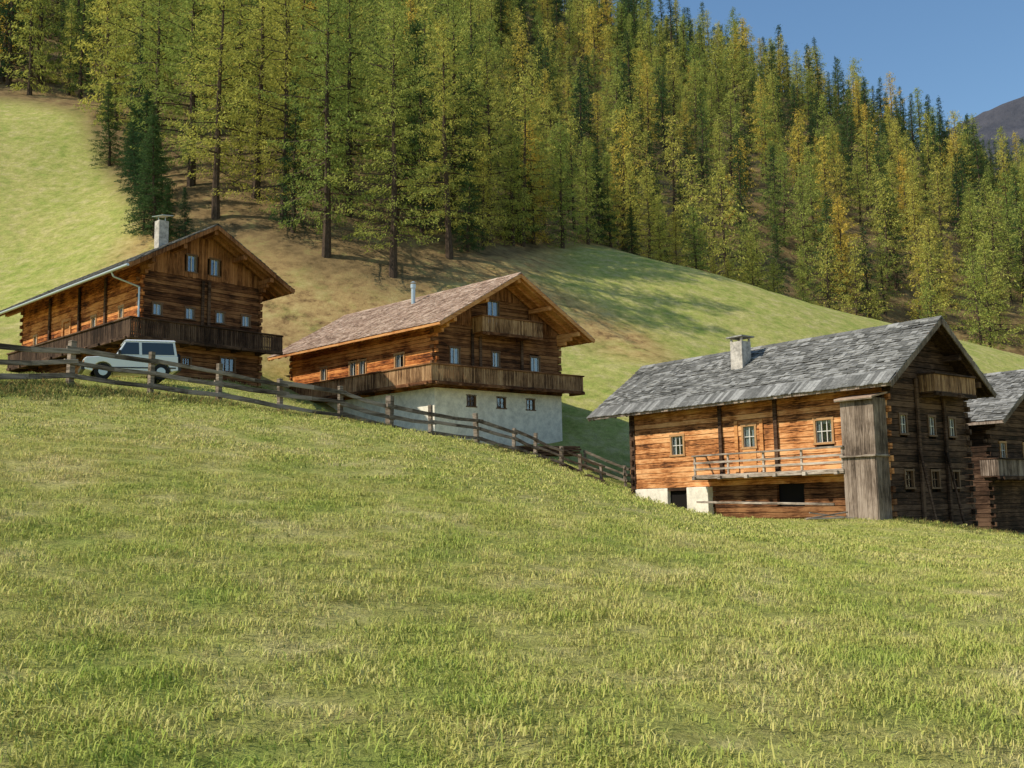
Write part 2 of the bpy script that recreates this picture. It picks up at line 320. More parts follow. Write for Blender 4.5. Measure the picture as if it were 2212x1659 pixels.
def mass(name,pts,rot,scl,idx,meshes):
    col=bpy.data.collections.new(name+'_kinds')
    for k,m in enumerate(meshes):
        o=bpy.data.objects.new('%s_kind_%02d'%(name,k),m); col.objects.link(o)
    me=bpy.data.meshes.new(name); me.from_pydata(pts.tolist(),[],[])
    a=me.attributes.new('rot','FLOAT_VECTOR','POINT'); a.data.foreach_set('vector',rot.astype(np.float32).ravel())
    a=me.attributes.new('scl','FLOAT_VECTOR','POINT'); a.data.foreach_set('vector',scl.astype(np.float32).ravel())
    a=me.attributes.new('idx','INT','POINT'); a.data.foreach_set('value',idx.astype(np.int32))
    o=bpy.data.objects.new(name,me); link(o)
    ng=bpy.data.node_groups.new(name+'_scatter','GeometryNodeTree')
    ng.interface.new_socket('Geometry',in_out='INPUT',socket_type='NodeSocketGeometry'); ng.interface.new_socket('Geometry',in_out='OUTPUT',socket_type='NodeSocketGeometry')
    N=ng.nodes; gi=N.new('NodeGroupInput'); go=N.new('NodeGroupOutput'); ci=N.new('GeometryNodeCollectionInfo'); ci.inputs['Collection'].default_value=col
    ci.inputs['Separate Children'].default_value=True; ci.inputs['Reset Children'].default_value=True
    ip=N.new('GeometryNodeInstanceOnPoints'); ip.inputs['Pick Instance'].default_value=True
    def na(nm,ty):
        q=N.new('GeometryNodeInputNamedAttribute'); q.data_type=ty; q.inputs['Name'].default_value=nm; return q.outputs['Attribute']
    e=N.new('FunctionNodeEulerToRotation'); L=ng.links.new
    L(na('rot','FLOAT_VECTOR'),e.inputs[0]); L(e.outputs[0],ip.inputs['Rotation']); L(na('scl','FLOAT_VECTOR'),ip.inputs['Scale']); L(na('idx','INT'),ip.inputs['Instance Index'])
    L(gi.outputs[0],ip.inputs['Points']); L(ci.outputs[0],ip.inputs['Instance']); L(ip.outputs[0],go.inputs[0])
    md=o.modifiers.new('scatter','NODES'); md.node_group=ng; return o
gx,gy=np.meshgrid(np.arange(-200,230,5.8),np.arange(84,375,5.8)); gx=gx.ravel()+rng.uniform(-2.9,2.9,gx.size); gy=gy.ravel()+rng.uniform(-2.9,2.9,gy.size)
keep=(gy>front(gx)+3)&(rng.random(gx.size)>.1)
keep&=~((gx>-46)&(gx<1)&(gy<front(gx)+22)&(rng.random(gx.size)<.72))
keep&=~((gx>36)&(gx<50)&(gy>132)&(gy<152)&(rng.random(gx.size)<.6))
gx=gx[keep];gy=gy[keep]; gz=H(gx,gy)-.3
sz=rng.uniform(.55,1.3,gx.size)*np.where(gx<-5,1.35,1.)*np.where(gy>220,1.05,.98)
pS=np.clip(.25+.4*np.clip((gy-200)/120,0,1)+.3*np.sin(gx*.06)*np.sin(gy*.05),.08,.85)
isS=rng.random(gx.size)<pS
idx=np.where(isS,5+rng.integers(0,2,gx.size),rng.integers(0,5,gx.size))
mass('larch_forest',np.stack([gx,gy,gz],1),np.stack([rng.normal(0,.025,gx.size),rng.normal(0,.025,gx.size),rng.uniform(0,6.28,gx.size)],1),np.stack([sz*rng.uniform(.85,1.15,gx.size)]*2+[sz],1),idx,farL+farS)

# ------------------------------------------------------------------ grass
def blade(name,weed=False):
    t=NT(name); gn=t.n('ShaderNodeNewGeometry'); pos=gn.outputs['Position']; isl=gn.outputs['Random Per Island']
    if weed: g=t.ramp(isl,[(0,(.07,.10,.03)),(.45,(.17,.22,.055)),(.75,(.32,.30,.10)),(1,(.40,.22,.08))])  # weed colours; the dark greens also paint the shadow band at the fence
    else:
        g=grasscol(t,pos); g=t.mix(.85,g,t.ramp(isl,[(0,(.5,.66,.4)),(.4,(.9,.96,.8)),(.8,(1.08,1.0,1.0)),(1,(1.2,1.15,1.5))]),'MULTIPLY')
    nm=t.n('ShaderNodeVectorMath',operation='MULTIPLY_ADD'); t.l(gn.outputs['Normal'],nm.inputs[0]); nm.inputs[1].default_value=(.5,.5,.5); nm.inputs[2].default_value=(0,0,.8)
    nn=t.n('ShaderNodeVectorMath',operation='NORMALIZE'); t.l(nm.outputs[0],nn.inputs[0])
    a=t.n('ShaderNodeBsdfDiffuse'); b=t.n('ShaderNodeBsdfTranslucent'); t.l(g,a.inputs[0]); t.l(g,b.inputs[0]); t.l(nn.outputs[0],a.inputs['Normal'])
    m=t.n('ShaderNodeMixShader'); m.inputs[0].default_value=.2; t.l(a.outputs[0],m.inputs[1]); t.l(b.outputs[0],m.inputs[2]); t.l(m.outputs[0],t.out.inputs[0]); return t.m
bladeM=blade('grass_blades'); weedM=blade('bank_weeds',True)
def tuft(name,nb,rad,hh,ww,seed,lean=.6,mat=None):
    r=np.random.default_rng(seed); V=[];F=[]
    for k in range(nb):
        a=r.uniform(0,6.28);d=rad*math.sqrt(r.random()); x,y=d*math.cos(a),d*math.sin(a); h=hh*r.uniform(.4,1.3); az=r.uniform(0,6.28); ln=h*lean*r.uniform(.2,1.6); w=ww*r.uniform(.6,1.3)
        px,py=-math.sin(az)*w/2,math.cos(az)*w/2; dx,dy=math.cos(az)*ln,math.sin(az)*ln; n0=len(V)
        V+=[(x-px,y-py,-.02),(x+px,y+py,-.02),(x+dx*.35+px*.8,y+dy*.35+py*.8,h*.6),(x+dx*.35-px*.8,y+dy*.35-py*.8,h*.6),(x+dx,y+dy,h*R(.8,1))]
        F+=[(n0,n0+1,n0+2,n0+3),(n0+3,n0+2,n0+4)]
    me=bpy.data.meshes.new(name); me.from_pydata(V,[],F); me.materials.append(mat or bladeM); return me
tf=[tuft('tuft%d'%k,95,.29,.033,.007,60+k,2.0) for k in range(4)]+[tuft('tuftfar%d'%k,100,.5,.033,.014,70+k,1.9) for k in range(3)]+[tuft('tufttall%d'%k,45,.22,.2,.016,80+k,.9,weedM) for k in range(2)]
PX=[];PY=[];PI=[];PS=[]
def addp(y0,y1,dens,ids,s):
    hw=.66*y1+4; N=int(2*hw*(y1-y0)*dens); x=rng.uniform(-hw,hw,N); y=rng.uniform(y0,y1,N); k=np.abs(x)<.66*y+4; x=x[k];y=y[k]
    PX.append(x);PY.append(y);PI.append(rng.choice(ids,len(x)));PS.append(np.full(len(x),s)*rng.uniform(.6,1.3,len(x)))
addp(2,10,30,[0,1,2,3],1);addp(10,18,18,[0,1,2,3],1.1);addp(18,30,7,[4,5,6],1);addp(30,44,4,[4,5,6],1.15);addp(44,60,2,[4,5,6],1.3)
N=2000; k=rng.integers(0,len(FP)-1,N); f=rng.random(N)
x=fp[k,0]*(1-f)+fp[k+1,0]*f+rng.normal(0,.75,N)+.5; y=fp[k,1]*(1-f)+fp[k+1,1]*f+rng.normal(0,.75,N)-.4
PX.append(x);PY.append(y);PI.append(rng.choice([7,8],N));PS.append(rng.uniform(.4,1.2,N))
N=600; x=rng.uniform(5,26,N); y=54-.95*(x-5)+rng.normal(0,.4,N)-2.2
y=np.where(x>15.5,43.5-.15*(x-15.5)+rng.normal(0,1.0,N)-1.3,y)
PX.append(x);PY.append(y);PI.append(rng.choice([7,8],N));PS.append(rng.uniform(.3,.8,N)*np.where(x>15.5,1.5,.5))
px=np.concatenate(PX);py=np.concatenate(PY);pi=np.concatenate(PI);ps=np.concatenate(PS)
mass('meadow_grass',np.stack([px,py,H(px,py)],1),np.stack([rng.normal(0,.08,len(px)),rng.normal(0,.08,len(px)),rng.uniform(0,6.28,len(px))],1),np.stack([ps]*3,1),pi,tf)

# ------------------------------------------------------------------ fence
def fence(name,pts,hp=1.25,rails=(.32,.7,1.07),big=()):
    e=empty(name,(pts[0][0],pts[0][1],h1(*pts[0]))); o=Vector(e.location); mp=MB();mr=MB()
    Q=[Vector((x,y,h1(x,y)))-o for x,y in pts]
    for k,q in enumerate(Q):
        hh=hp*R(.95,1.12)+(.12 if k in big else 0); w=.16*R(.9,1.2)*(1.5 if k in big else 1); tx,ty=R(-.07,.07),R(-.07,.07)
        d=(Q[min(k+1,len(Q)-1)]-Q[max(k-1,0)]); d.z=0
        mp.beam(q+Vector((0,0,-.4)),q+Vector((tx,ty,hh)),w,w*.9,up=d)
    for k in range(len(Q)-1):
        d=(Q[k+1]-Q[k]); nrm=Vector((d.y,-d.x,0)).normalized()
        for z in rails:
            a=Q[k]+nrm*.11+Vector((0,0,z+R(-.05,.05)))-d*R(.03,.1); b=Q[k+1]+nrm*(.11+R(0,.03))+Vector((0,0,z+R(-.08,.05)))+d*R(.03,.1)
            m=(a+b)/2+Vector((0,0,R(-.06,.02))); w=R(.05,.07);h=R(.12,.16)
            mr.beam(a,m,w,h,w2=w,h2=h*.95); mr.beam(m,b,w,h*.95,h2=h*.85)
    mp.obj('posts',M['fence'],e,.012); mr.obj('rails',M['fence'],e,.01); return e
fence('wooden_fence',FP,big=(8,))
fence('wooden_fence',[(4.2,58.2),(6.4,57.6),(8.6,58.3),(10.5,60)],1.1)

# ------------------------------------------------------------------ houses
class House:
    def __init__(s,name,K,th,W,L,zw,tp,so,fo,bo,zb,rth=.18,skew=(0,0)):
        s.e=empty(name,(K[0],K[1],0),math.radians(th)); s.W=W;s.L=L;s.zw=zw;s.tp=tp;s.so=so;s.fo=fo;s.bo=bo;s.zb=zb;s.rth=rth
        s.parts={}; s.sk=skew
    def p(s,name,mat,bev=0):
        if name not in s.parts: s.parts[name]=(MB(),mat,bev)
        return s.parts[name][0]
    def zr(s,x): return s.zw+s.tp*min(x,s.W-x)
    def wb(s,mb,ax,c,sg,a0,a1,d0,d1,z0,z1):
        if ax=='x': mb.box(a0,a1,c+sg*d0,c+sg*d1,z0,z1)
        else: mb.box(c+sg*d0,c+sg*d1,a0,a1,z0,z1)
    def wall(s,mb,ax,c,sg,a0,a1,z0,z1,op=(),rh=.23,ext=.16,gable=False,ph=0):
        r=0;z=z0
        while z<z1-.02:
            zt=min(z+rh,z1); lo,hi=a0,a1
            if gable and zt>s.zw:
                k=(zt-s.zw)/s.tp; lo,hi=max(a0,k),min(a1,s.W-k)
            elif (r+ph)%2==0: lo-=ext*R(.8,1.2);hi+=ext*R(.8,1.2)
            if hi-lo<.2: break
            segs=[(lo,hi)]
            for (ac,zc,w,h) in op:
                if zc-h/2<zt-.03 and zc+h/2>z+.03:
                    ns=[]
                    for (p,q) in segs:
                        l,rr=ac-w/2,ac+w/2
                        if rr<=p or l>=q: ns.append((p,q));continue
                        if l>p:ns.append((p,l))
                        if rr<q:ns.append((rr,q))
                    segs=ns
            for (p,q) in segs:
                j=R(-.025,.02); s.wb(mb,ax,c,sg,p,q,-.16,j,z+R(.01,.025),zt-.006)
            z=zt;r+=1
    def vboards(s,mb,ax,c,sg,a0,a1,z0,z1,op=(),w=.17,gable=False,out=.03):
        a=a0
        while a<a1-.02:
            b=min(a+w*R(.8,1.25),a1); m=(a+b)/2
            top=min(z1,s.zr(m)-.02) if gable else z1
            segs=[(z0+R(-.02,.02),top)]
            for (ac,zc,ww,h) in op:
                if b>ac-ww/2 and a<ac+ww/2:
                    ns=[]
                    for (p,q) in segs:
                        l,u=zc-h/2,zc+h/2
                        if u<=p or l>=q: ns.append((p,q));continue
                        if l>p:ns.append((p,l))
                        if u<q:ns.append((u,q))
                    segs=ns
            for (p,q) in segs:
                if q-p>.05: s.wb(mb,ax,c,sg,a+.006,b-.006,-.1,out+R(-.006,.008),p,q)
            a=b
    def core(s,z0):
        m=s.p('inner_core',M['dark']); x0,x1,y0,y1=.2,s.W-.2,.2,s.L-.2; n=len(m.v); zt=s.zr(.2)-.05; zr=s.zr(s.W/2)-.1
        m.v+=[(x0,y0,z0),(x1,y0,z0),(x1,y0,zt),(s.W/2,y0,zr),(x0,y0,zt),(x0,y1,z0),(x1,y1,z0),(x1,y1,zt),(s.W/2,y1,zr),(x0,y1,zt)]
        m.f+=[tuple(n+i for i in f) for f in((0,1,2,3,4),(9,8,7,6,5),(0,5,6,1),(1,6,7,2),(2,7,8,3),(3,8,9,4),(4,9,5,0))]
    def window(s,ax,c,sg,a,z,w,h,cols=2,rows=2,cur=.5,frame='winframe',bar='winwhite',fw=.07,proud=.04):
        f=s.p('window_frames_'+frame,M[frame],.005); b=s.p('window_bars_'+bar,M[bar]); g=s.p('window_glass',M['glass']); k=s.p('window_curtains',M['curtain'])
        W2,H2=w/2,h/2
        s.wb(f,ax,c,sg,a-W2-.02,a-W2+fw,-.12,proud,z-H2,z+H2); s.wb(f,ax,c,sg,a+W2-fw,a+W2+.02,-.12,proud,z-H2,z+H2)
        s.wb(f,ax,c,sg,a-W2-.05,a+W2+.05,-.12,proud+.01,z+H2-.01,z+H2+fw+.02); s.wb(f,ax,c,sg,a-W2-.06,a+W2+.06,-.12,proud+.03,z-H2-fw,z-H2+.005)
        s.wb(g,ax,c,sg,a-W2+fw,a+W2-fw,-.075,-.068,z-H2,z+H2)
        iw=w-2*fw
        for i in range(cols+1):
            q=a-W2+fw+iw*i/cols; s.wb(b,ax,c,sg,q-.018,q+.018,-.066,-.03,z-H2,z+H2)
        for i in range(rows+1):
            q=z-H2+h*i/rows; s.wb(b,ax,c,sg,a-W2+fw,a+W2-fw,-.066,-.034,q-.016,q+.016)
        if cur>0:
            cw=iw*cur/2
            for q0,q1 in((a-W2+fw,a-W2+fw+cw),(a+W2-fw-cw,a+W2-fw)):
                nf=4
                for i in range(nf): s.wb(k,ax,c,sg,q0+(q1-q0)*i/nf,q0+(q1-q0)*(i+1)/nf-.004,-.13-.012*(i%2),-.11-.012*(i%2),z-H2,z+H2)
            s.wb(k,ax,c,sg,a-W2+fw,a+W2-fw,-.108,-.10,z+H2-.16*h,z+H2)
    def roof(s,shm,slabm,vergem,rafterm,sl=.30,sw=(.14,.30),rag=.03,ridge=True,rafters=True,purlin=True,wave=.0):
        t=s.rth; so,fo,bo,W,L,tp=s.so,s.fo,s.bo,s.W,s.L,s.tp; ct=1/math.sqrt(1+tp*tp); th=.1
        sb=s.p('roof_boards',M[slabm]); sh=s.p('roof_shingles',M[shm])
        for side in(0,1):
            def X(u): return u if side==0 else W-u
            a=[(X(-so),-fo,s.zr(-so)),(X(W/2),-fo,s.zr(W/2)),(X(W/2),L+bo,s.zr(W/2)),(X(-so),L+bo,s.zr(-so))]
            sb.hexa(a+[(p[0],p[1],p[2]+th) for p in a])
            slen=(W/2+so)/ct; nrow=int(slen/sl)+1
            for r in range(nrow):
                d0=-.07+r*sl+R(-.02,.02); y=-fo-.06; drift=0
                while y<L+bo+.06:
                    w=R(*sw); y1=min(y+w,L+bo+.08); drift=.8*drift+R(-rag,rag); dj=drift; ln=sl*1.5; lift=R(.0,.025+wave)
                    p0=d0+dj; p1=min(d0+ln,slen); thk=R(.018,.036)
                    pts=[]
                    for (dd,oz) in((p0,.045+lift),(p1,.005)):
                        u=-so+dd*ct; z=s.zw+tp*u+th+oz+wave*math.sin(y*.7+r*.3)
                        pts.append((u,z))
                    (u0,z0),(u1,z1)=pts; g=.005
                    tw=R(-.014,.014)
                    sh.hexa([(X(u0),y+g,z0+tw),(X(u0),y1-g,z0-tw),(X(u1),y1-g,z1),(X(u1),y+g,z1),(X(u0),y+g,z0+thk+tw),(X(u0),y1-g,z0+thk-tw),(X(u1),y1-g,z1+thk),(X(u1),y+g,z1+thk)])
                    y=y1
            vb=s.p('verge_boards',M[vergem],.01)
            for yy in(-fo-.02,L+bo+.02):
                vb.beam((X(-so-.05),yy,s.zr(-so-.05)+.0),(X(W/2),yy,s.zr(W/2)+.0),.06,.24)
            vb.beam((X(-so-.02),-fo-.05,s.zr(-so)+.0),(X(-so-.02),L+bo+.05,s.zr(-so)+.0),.05,.14)
            if rafters:
                rf=s.p('rafters',M[rafterm],.01); y=-fo+.3
                while y<L+bo:
                    rf.beam((X(-so+.05),y,s.zr(-so+.05)-.08),(X(.35 if 0<y<L else W/2-.02),y,s.zr(.35 if 0<y<L else W/2-.02)-.08),.12,.15); y+=.85 if y>0 else .7
        if purlin:
            pl=s.p('purlins',M[rafterm],.015)
            for u in (0.08,W*.25,W*.5,W*.75,W-.08):
                z=s.zr(u)-.30
                pl.beam((u,-fo+.12,z),(u,.1,z),.22,.26); pl.beam((u,L-.1,z),(u,L+bo-.12,z),.22,.26)
                if u<.2 or u>W-.2:
                    pl.beam((u,-fo*.6,z-.25),(u,.1,z-.25),.2,.22); pl.beam((u,-fo*.35,z-.48),(u,.1,z-.48),.2,.22)
        if ridge:
            rb=s.p('ridge_boards',M[shm]); y=-fo-.05
            while y<L+bo:
                y1=min(y+R(.5,.9),L+bo+.05)
                for sd in(0,1):
                    xx=W/2+(.22 if sd else -.22); zt=s.zr(W/2)+th+.10; rb.hexa([(W/2,y,zt-.03),(xx,y,zt-.03-.22*tp),(xx,y1-.01,zt-.03-.22*tp),(W/2,y1-.01,zt-.03),(W/2,y,zt+R(0,.02)),(xx,y,zt-.22*tp),(xx,y1-.01,zt-.22*tp),(W/2,y1-.01,zt)])
                y=y1
    def balcony(s,nm,ax,c,sg,a0,a1,zf,dp,rh,mat,beam,close=(True,True),style='boards',bw=.12):
        fl=s.p(nm+'_floor',M[beam]); r=s.p(nm+'_rail',M[beam],.01); bd=s.p(nm+'_boards',M[mat])
        s.wb(fl,ax,c,sg,a0,a1,.0,dp,zf-.07,zf)
        s.wb(r,ax,c,sg,a0-.03,a1+.03,dp-.05,dp+.09,zf-.2,zf-.015)
        a=a0+.3
        while a<a1: s.wb(r,ax,c,sg,a-.09,a+.09,0,dp+.2,zf-.24,zf-.075); a+=1.6
        s.wb(r,ax,c,sg,a0-.05,a1+.05,dp-.05,dp+.11,zf+rh-.06,zf+rh+.02)
        n=max(1,round((a1-a0)/2.))
        for i in range(n+1):
            q=a0+.06+(a1-a0-.12)*i/n; s.wb(r,ax,c,sg,q-.05,q+.05,dp-.06,dp+.02,zf,zf+rh-.05)
        if style=='boards':
            s.wb(r,ax,c,sg,a0,a1,dp-.045,dp+.0,zf+.12,zf+.2); s.wb(r,ax,c,sg,a0,a1,dp-.045,dp+.0,zf+rh-.2,zf+rh-.12)
            a=a0
            while a<a1-.03:
                s.wb(bd,ax,c,sg,a,a+bw*R(.72,.84),dp+.003,dp+.028+R(0,.006),zf-.02+R(-.02,.02),zf+rh-.07); a+=bw
        else:
            for zz in(.28,.6): s.wb(bd,ax,c,sg,a0,a1,dp-.01,dp+.05,zf+rh*zz-.04,zf+rh*zz+.06)
        for k,on in enumerate(close):
            if not on: continue
            q=a0 if k==0 else a1; ax2='y' if ax=='x' else 'x'
            lo,hi=(c,c+sg*dp) if sg>0 else (c+sg*dp,c)
            s.wb(r,ax2,q,1,lo,hi,-.04,.06,zf+rh-.06,zf+rh+.015)
            if style=='boards':
                a=lo
                while a<hi: s.wb(bd,ax2,q,1,a,a+bw*.8,-.012,.014,zf,zf+rh-.07); a+=bw
    def chimney(s,x,y,w,d,z0,z1,mat='chim',slab=True):
        c=s.p('chimney',M[mat],.02); c.box(x-w/2,x+w/2,y-d/2,y+d/2,z0,z1)
        if slab:
            for a in(-1,1):
                for b in(-1,1): c.box(x+a*(w/2-.06)-.05,x+a*(w/2-.06)+.05,y+b*(d/2-.06)-.05,y+b*(d/2-.06)+.05,z1+.002,z1+.2)
            k=s.p('chimney_cap',M['stone'],.01); k.box(x-w/2-.14,x+w/2+.14,y-d/2-.14,y+d/2+.14,z1+.202,z1+.27)
    def done(s):
        a,b=math.radians(s.sk[0]),math.radians(s.sk[1])
        tr=None
        if s.sk!=(0,0): tr=lambda v:(v[0]*math.cos(a)-v[1]*math.sin(b),v[0]*math.sin(a)+v[1]*math.cos(b),v[2])
        for n,(m,mat,bev) in s.parts.items(): m.obj(n,mat,s.e,bev,tr)

# ---- house A (left, dark slate roof, white gutter)
h=House('log_farmhouse',(-20.2,53.8),46.5,7.55,16.5,13.86,.592,1.33,1.45,3.2,6.2)
W,L=h.W,h.L; h.core(6.2)
opx=[(1.0,11.2,.6,.62),(2.95,11.2,.6,.62),(4.85,11.2,.6,.62),(6.55,11.2,.6,.62),(5.4,8.5,1.0,.75),(2.8,8.4,.6,.5)]
opg=[(3.0,14.1,.62,.95),(4.45,14.1,.62,.95)]
opy=[(2.2,11.2,.62,.6),(5.7,11.15,.7,.62),(9.5,10.75,1.0,1.9),(14.2,11.1,.6,.6)]
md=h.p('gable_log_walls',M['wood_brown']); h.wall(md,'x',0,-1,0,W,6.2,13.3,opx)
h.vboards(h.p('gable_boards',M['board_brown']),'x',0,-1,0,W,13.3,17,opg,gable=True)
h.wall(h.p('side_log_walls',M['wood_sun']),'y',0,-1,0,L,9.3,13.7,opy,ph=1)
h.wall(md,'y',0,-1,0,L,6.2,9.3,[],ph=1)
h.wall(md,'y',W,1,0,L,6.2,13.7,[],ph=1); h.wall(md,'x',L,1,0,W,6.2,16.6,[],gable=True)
for o in opx[:4]: h.window('x',0,-1,*o,cols=2,rows=1,cur=1.0,frame='winbrown')
for o in opx[4:]: h.window('x',0,-1,*o,cols=3,rows=1,cur=0,frame='winbrown',bar='winbrown')
for o in opg: h.window('x',0,-1,*o,cols=2,rows=1,cur=.5,frame='winbrown')
for o in(opy[0],opy[1],opy[3]): h.window('y',0,-1,*o,cols=2,rows=1,cur=.6,fw=.1)
dr=h.p('door',M['new_wood']); h.wb(dr,'y',0,-1,9.1,9.9,-.1,-.04,9.8,11.7)
for a in(8.93,10.02): h.wb(dr,'y',0,-1,a-.08,a+.08,-.1,.05,9.5,11.85)
h.wb(dr,'y',0,-1,8.8,10.15,-.1,.055,11.7,11.86)
ps_=h.p('wall_posts',M['wood_dark'],.01)
for a in(3.7,4.1): h.wb(ps_,'x',0,-1,a-.09,a+.09,.03,.12,9.5,13.2)
for a in(4.1,7.6,11.9): h.wb(ps_,'y',0,-1,a-.1,a+.1,.03,.14,9.5,13.5)
h.roof('sh_dark','board_brown','board_brown','board_brown',rag=.015,wave=.01)
h.balcony('balcony','x',0,-1,-1.02,W+.85,9.45,1.0,.95,'board_dark','wood_dark',close=(False,True))
h.balcony('side_balcony','y',0,-1,-1.0,L-.5,9.448,.98,.95,'board_dark','wood_dark',close=(False,True))
h.chimney(W/2-.15,4.9,.62,.6,15.0,17.75,slab=False)
cc=h.p('chimney_cowl',M['metal']); cc.beam((W/2-.55,4.7,17.98),(W/2+.3,5.0,18.16),.85,.03)
for a in(-.22,.22): cc.box(W/2-.15+a-.02,W/2-.15+a+.02,4.88,4.92,17.75,18.05)
gt=h.p('gutter',M['metal']); ez=h.zr(-1.33)
gt.cyl((-1.45,-1.5,ez-.02),(-1.45,L+3.2,ez-.02),.075,.075,10)
gt.cyl((-1.43,.5,ez-.05),(-1.3,.5,ez-.3),.05,.05,8); gt.cyl((-1.3,.5,ez-.3),(-.13,-.12,ez-.8),.05,.05,8); gt.cyl((-.13,-.12,ez-.8),(-.13,-.12,10.5),.05,.05,8)
h.done()

# ---- house B (middle, brown shingle roof, whitewashed base)
h=House('log_farmhouse',(-4.52,58.14),43,9.65,15.0,11.08,.60,1.05,1.9,1.05,2.8,skew=(-5,2.5))
W,L=h.W,h.L; h.core(2.8)
pb=h.p('whitewashed_base',M['plaster'])
bw_=[(2.6,6.35,.72,.62),(4.85,6.35,.72,.62),(7.15,6.35,.72,.62)]
def segwall(hh,mb,ax,c,sg,a0,a1,z0,z1,ops,t=.32,out=.05):
    zs=sorted({z0,z1}|{o[1]-o[3]/2 for o in ops}|{o[1]+o[3]/2 for o in ops})
    for za,zc_ in zip(zs[:-1],zs[1:]):
        segs=[(a0,a1)]
        for o in ops:
            if o[1]-o[3]/2<zc_-.001 and o[1]+o[3]/2>za+.001:
                ns=[]
                for p,q in segs:
                    l,r=o[0]-o[2]/2,o[0]+o[2]/2
                    if r<=p or l>=q: ns.append((p,q));continue
                    if l>p:ns.append((p,l))
                    if r<q:ns.append((r,q))
                segs=ns
        for p,q in segs: hh.wb(mb,ax,c,sg,p,q,-t,out,za,zc_)
segwall(h,pb,'x',0,-1,.25,W-.3,2.8,7.02,bw_)
h.wb(pb,'y',0,-1,-.05,L,-.25,.05,2.8,7.02); h.wb(pb,'y',W,1,-.05,L,-.3,.045,2.8,7.02); h.wb(pb,'x',L,1,0.25,W-.3,-.3,.03,2.8,7.02)
for o in bw_: h.window('x',0,-1,*o,cols=2,rows=2,cur=0,frame='winbrown',bar='winbrown')
opx=[(1.45,9.0,.75,.95),(4.5,9.0,.62,.9),(7.6,8.9,.8,.95)]
opu=[(4.35,11.75,.95,1.7)]
opy=[(3.2,8.95,.95,.8),(6.9,8.95,.8,.85),(7.9,8.95,.8,.85),(11.1,8.95,.75,.8)]
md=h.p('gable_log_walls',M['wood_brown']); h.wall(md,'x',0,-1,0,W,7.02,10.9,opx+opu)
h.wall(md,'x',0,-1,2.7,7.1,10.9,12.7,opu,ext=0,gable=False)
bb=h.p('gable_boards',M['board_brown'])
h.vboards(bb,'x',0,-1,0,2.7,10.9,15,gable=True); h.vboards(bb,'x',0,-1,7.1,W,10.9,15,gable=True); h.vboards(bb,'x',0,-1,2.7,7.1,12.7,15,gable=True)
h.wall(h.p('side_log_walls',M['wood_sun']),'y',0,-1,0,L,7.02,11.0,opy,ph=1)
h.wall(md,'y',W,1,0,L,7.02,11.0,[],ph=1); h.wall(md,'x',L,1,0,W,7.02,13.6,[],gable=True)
for o in opx+opu: h.window('x',0,-1,*o,cols=2,rows=1,cur=.8,frame='winbrown')
for o in opy: h.window('y',0,-1,*o,cols=2,rows=1,cur=.5,fw=.09)
ps_=h.p('wall_posts',M['wood_dark'],.01)
for a in(2.7,3.3,6.5): h.wb(ps_,'x',0,-1,a-.09,a+.09,.03,.12,7.3,10.7)
h.roof('sh_brown','new_wood','new_wood','new_wood',rag=.012)
h.balcony('balcony','x',0,-1,-1.02,W+.95,7.3,1.0,.98,'board_mid','wood_brown',close=(False,True))
h.balcony('side_balcony','y',0,-1,-1.0,L-.2,7.298,.98,.98,'board_mid','wood_brown',close=(False,True))
h.balcony('upper_balcony','x',0,-1,2.7,7.3,10.5,.95,.95,'board_mid','wood_brown')
cc=h.p('flue_pipe',M['metal']); cc.cyl((3.7,6.75,13.1),(3.7,6.75,14.75),.13,.13,14); cc.cyl((3.7,6.75,14.5),(3.7,6.75,14.75),.17,.17,14); cc.cyl((3.7,6.75,14.85),(3.7,6.75,14.95),.2,.05,14)
h.done()

# ---- house C (right, grey slate roof)
h=House('log_farmhouse',(15.68,42.14),38,6.7,15.1,5.43,.716,.95,.9,2.3,-2.0)
W,L=h.W,h.L; h.core(-2.0)
opy=[(3.05,3.12,1.0,1.0),(7.2,3.15,.85,1.0),(11.8,3.0,.95,.95),(5.0,.35,1.5,.85)]
opx=[(1.3,3.25,.6,.8),(3.6,3.25,.6,.8),(5.3,3.25,.6,.8),(1.5,.9,.7,.7),(3.6,.9,.7,.7),(5.3,.9,.7,.7)]
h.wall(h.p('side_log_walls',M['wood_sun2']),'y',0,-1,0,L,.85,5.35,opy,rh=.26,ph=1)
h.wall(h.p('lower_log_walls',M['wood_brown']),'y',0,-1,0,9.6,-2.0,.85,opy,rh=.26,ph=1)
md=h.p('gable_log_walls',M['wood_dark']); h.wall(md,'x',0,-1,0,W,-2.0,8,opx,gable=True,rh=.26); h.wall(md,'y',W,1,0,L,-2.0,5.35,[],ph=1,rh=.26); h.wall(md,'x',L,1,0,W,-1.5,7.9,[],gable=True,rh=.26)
pb=h.p('whitewashed_foundation',M['plaster'],.03); h.wb(pb,'y',0,-1,12.6,L,-.3,.02,-1.7,.84); h.wb(pb,'y',0,-1,9.6,11.0,-.3,.35,-1.7,.84)
h.wb(h.p('lintel',M['wood_dark']),'y',0,-1,11.0,12.6,-.2,.0,.7,.845)
for o in(opy[0],opy[2]): h.window('y',0,-1,*o,cols=3,rows=2,cur=.4,fw=.09)
h.window('y',0,-1,*opy[1],cols=2,rows=2,cur=.8,fw=.09)
for o in opx[:3]: h.window('x',0,-1,*o,cols=2,rows=2,cur=.3,frame='winbrown')
for o in opx[3:]: h.window('x',0,-1,*o,cols=2,rows=2,cur=0,frame='winbrown',bar='winbrown')
dr=h.p('door_panels',M['new_wood']); 
for a in(6.45,7.95): h.wb(dr,'y',0,-1,a-.1,a+.1,.03,.06,1.4,3.95)
h.wb(dr,'y',0,-1,6.8,7.6,.025,.045,1.4,2.55)
ps_=h.p('wall_posts',M['wood_dark'],.01)
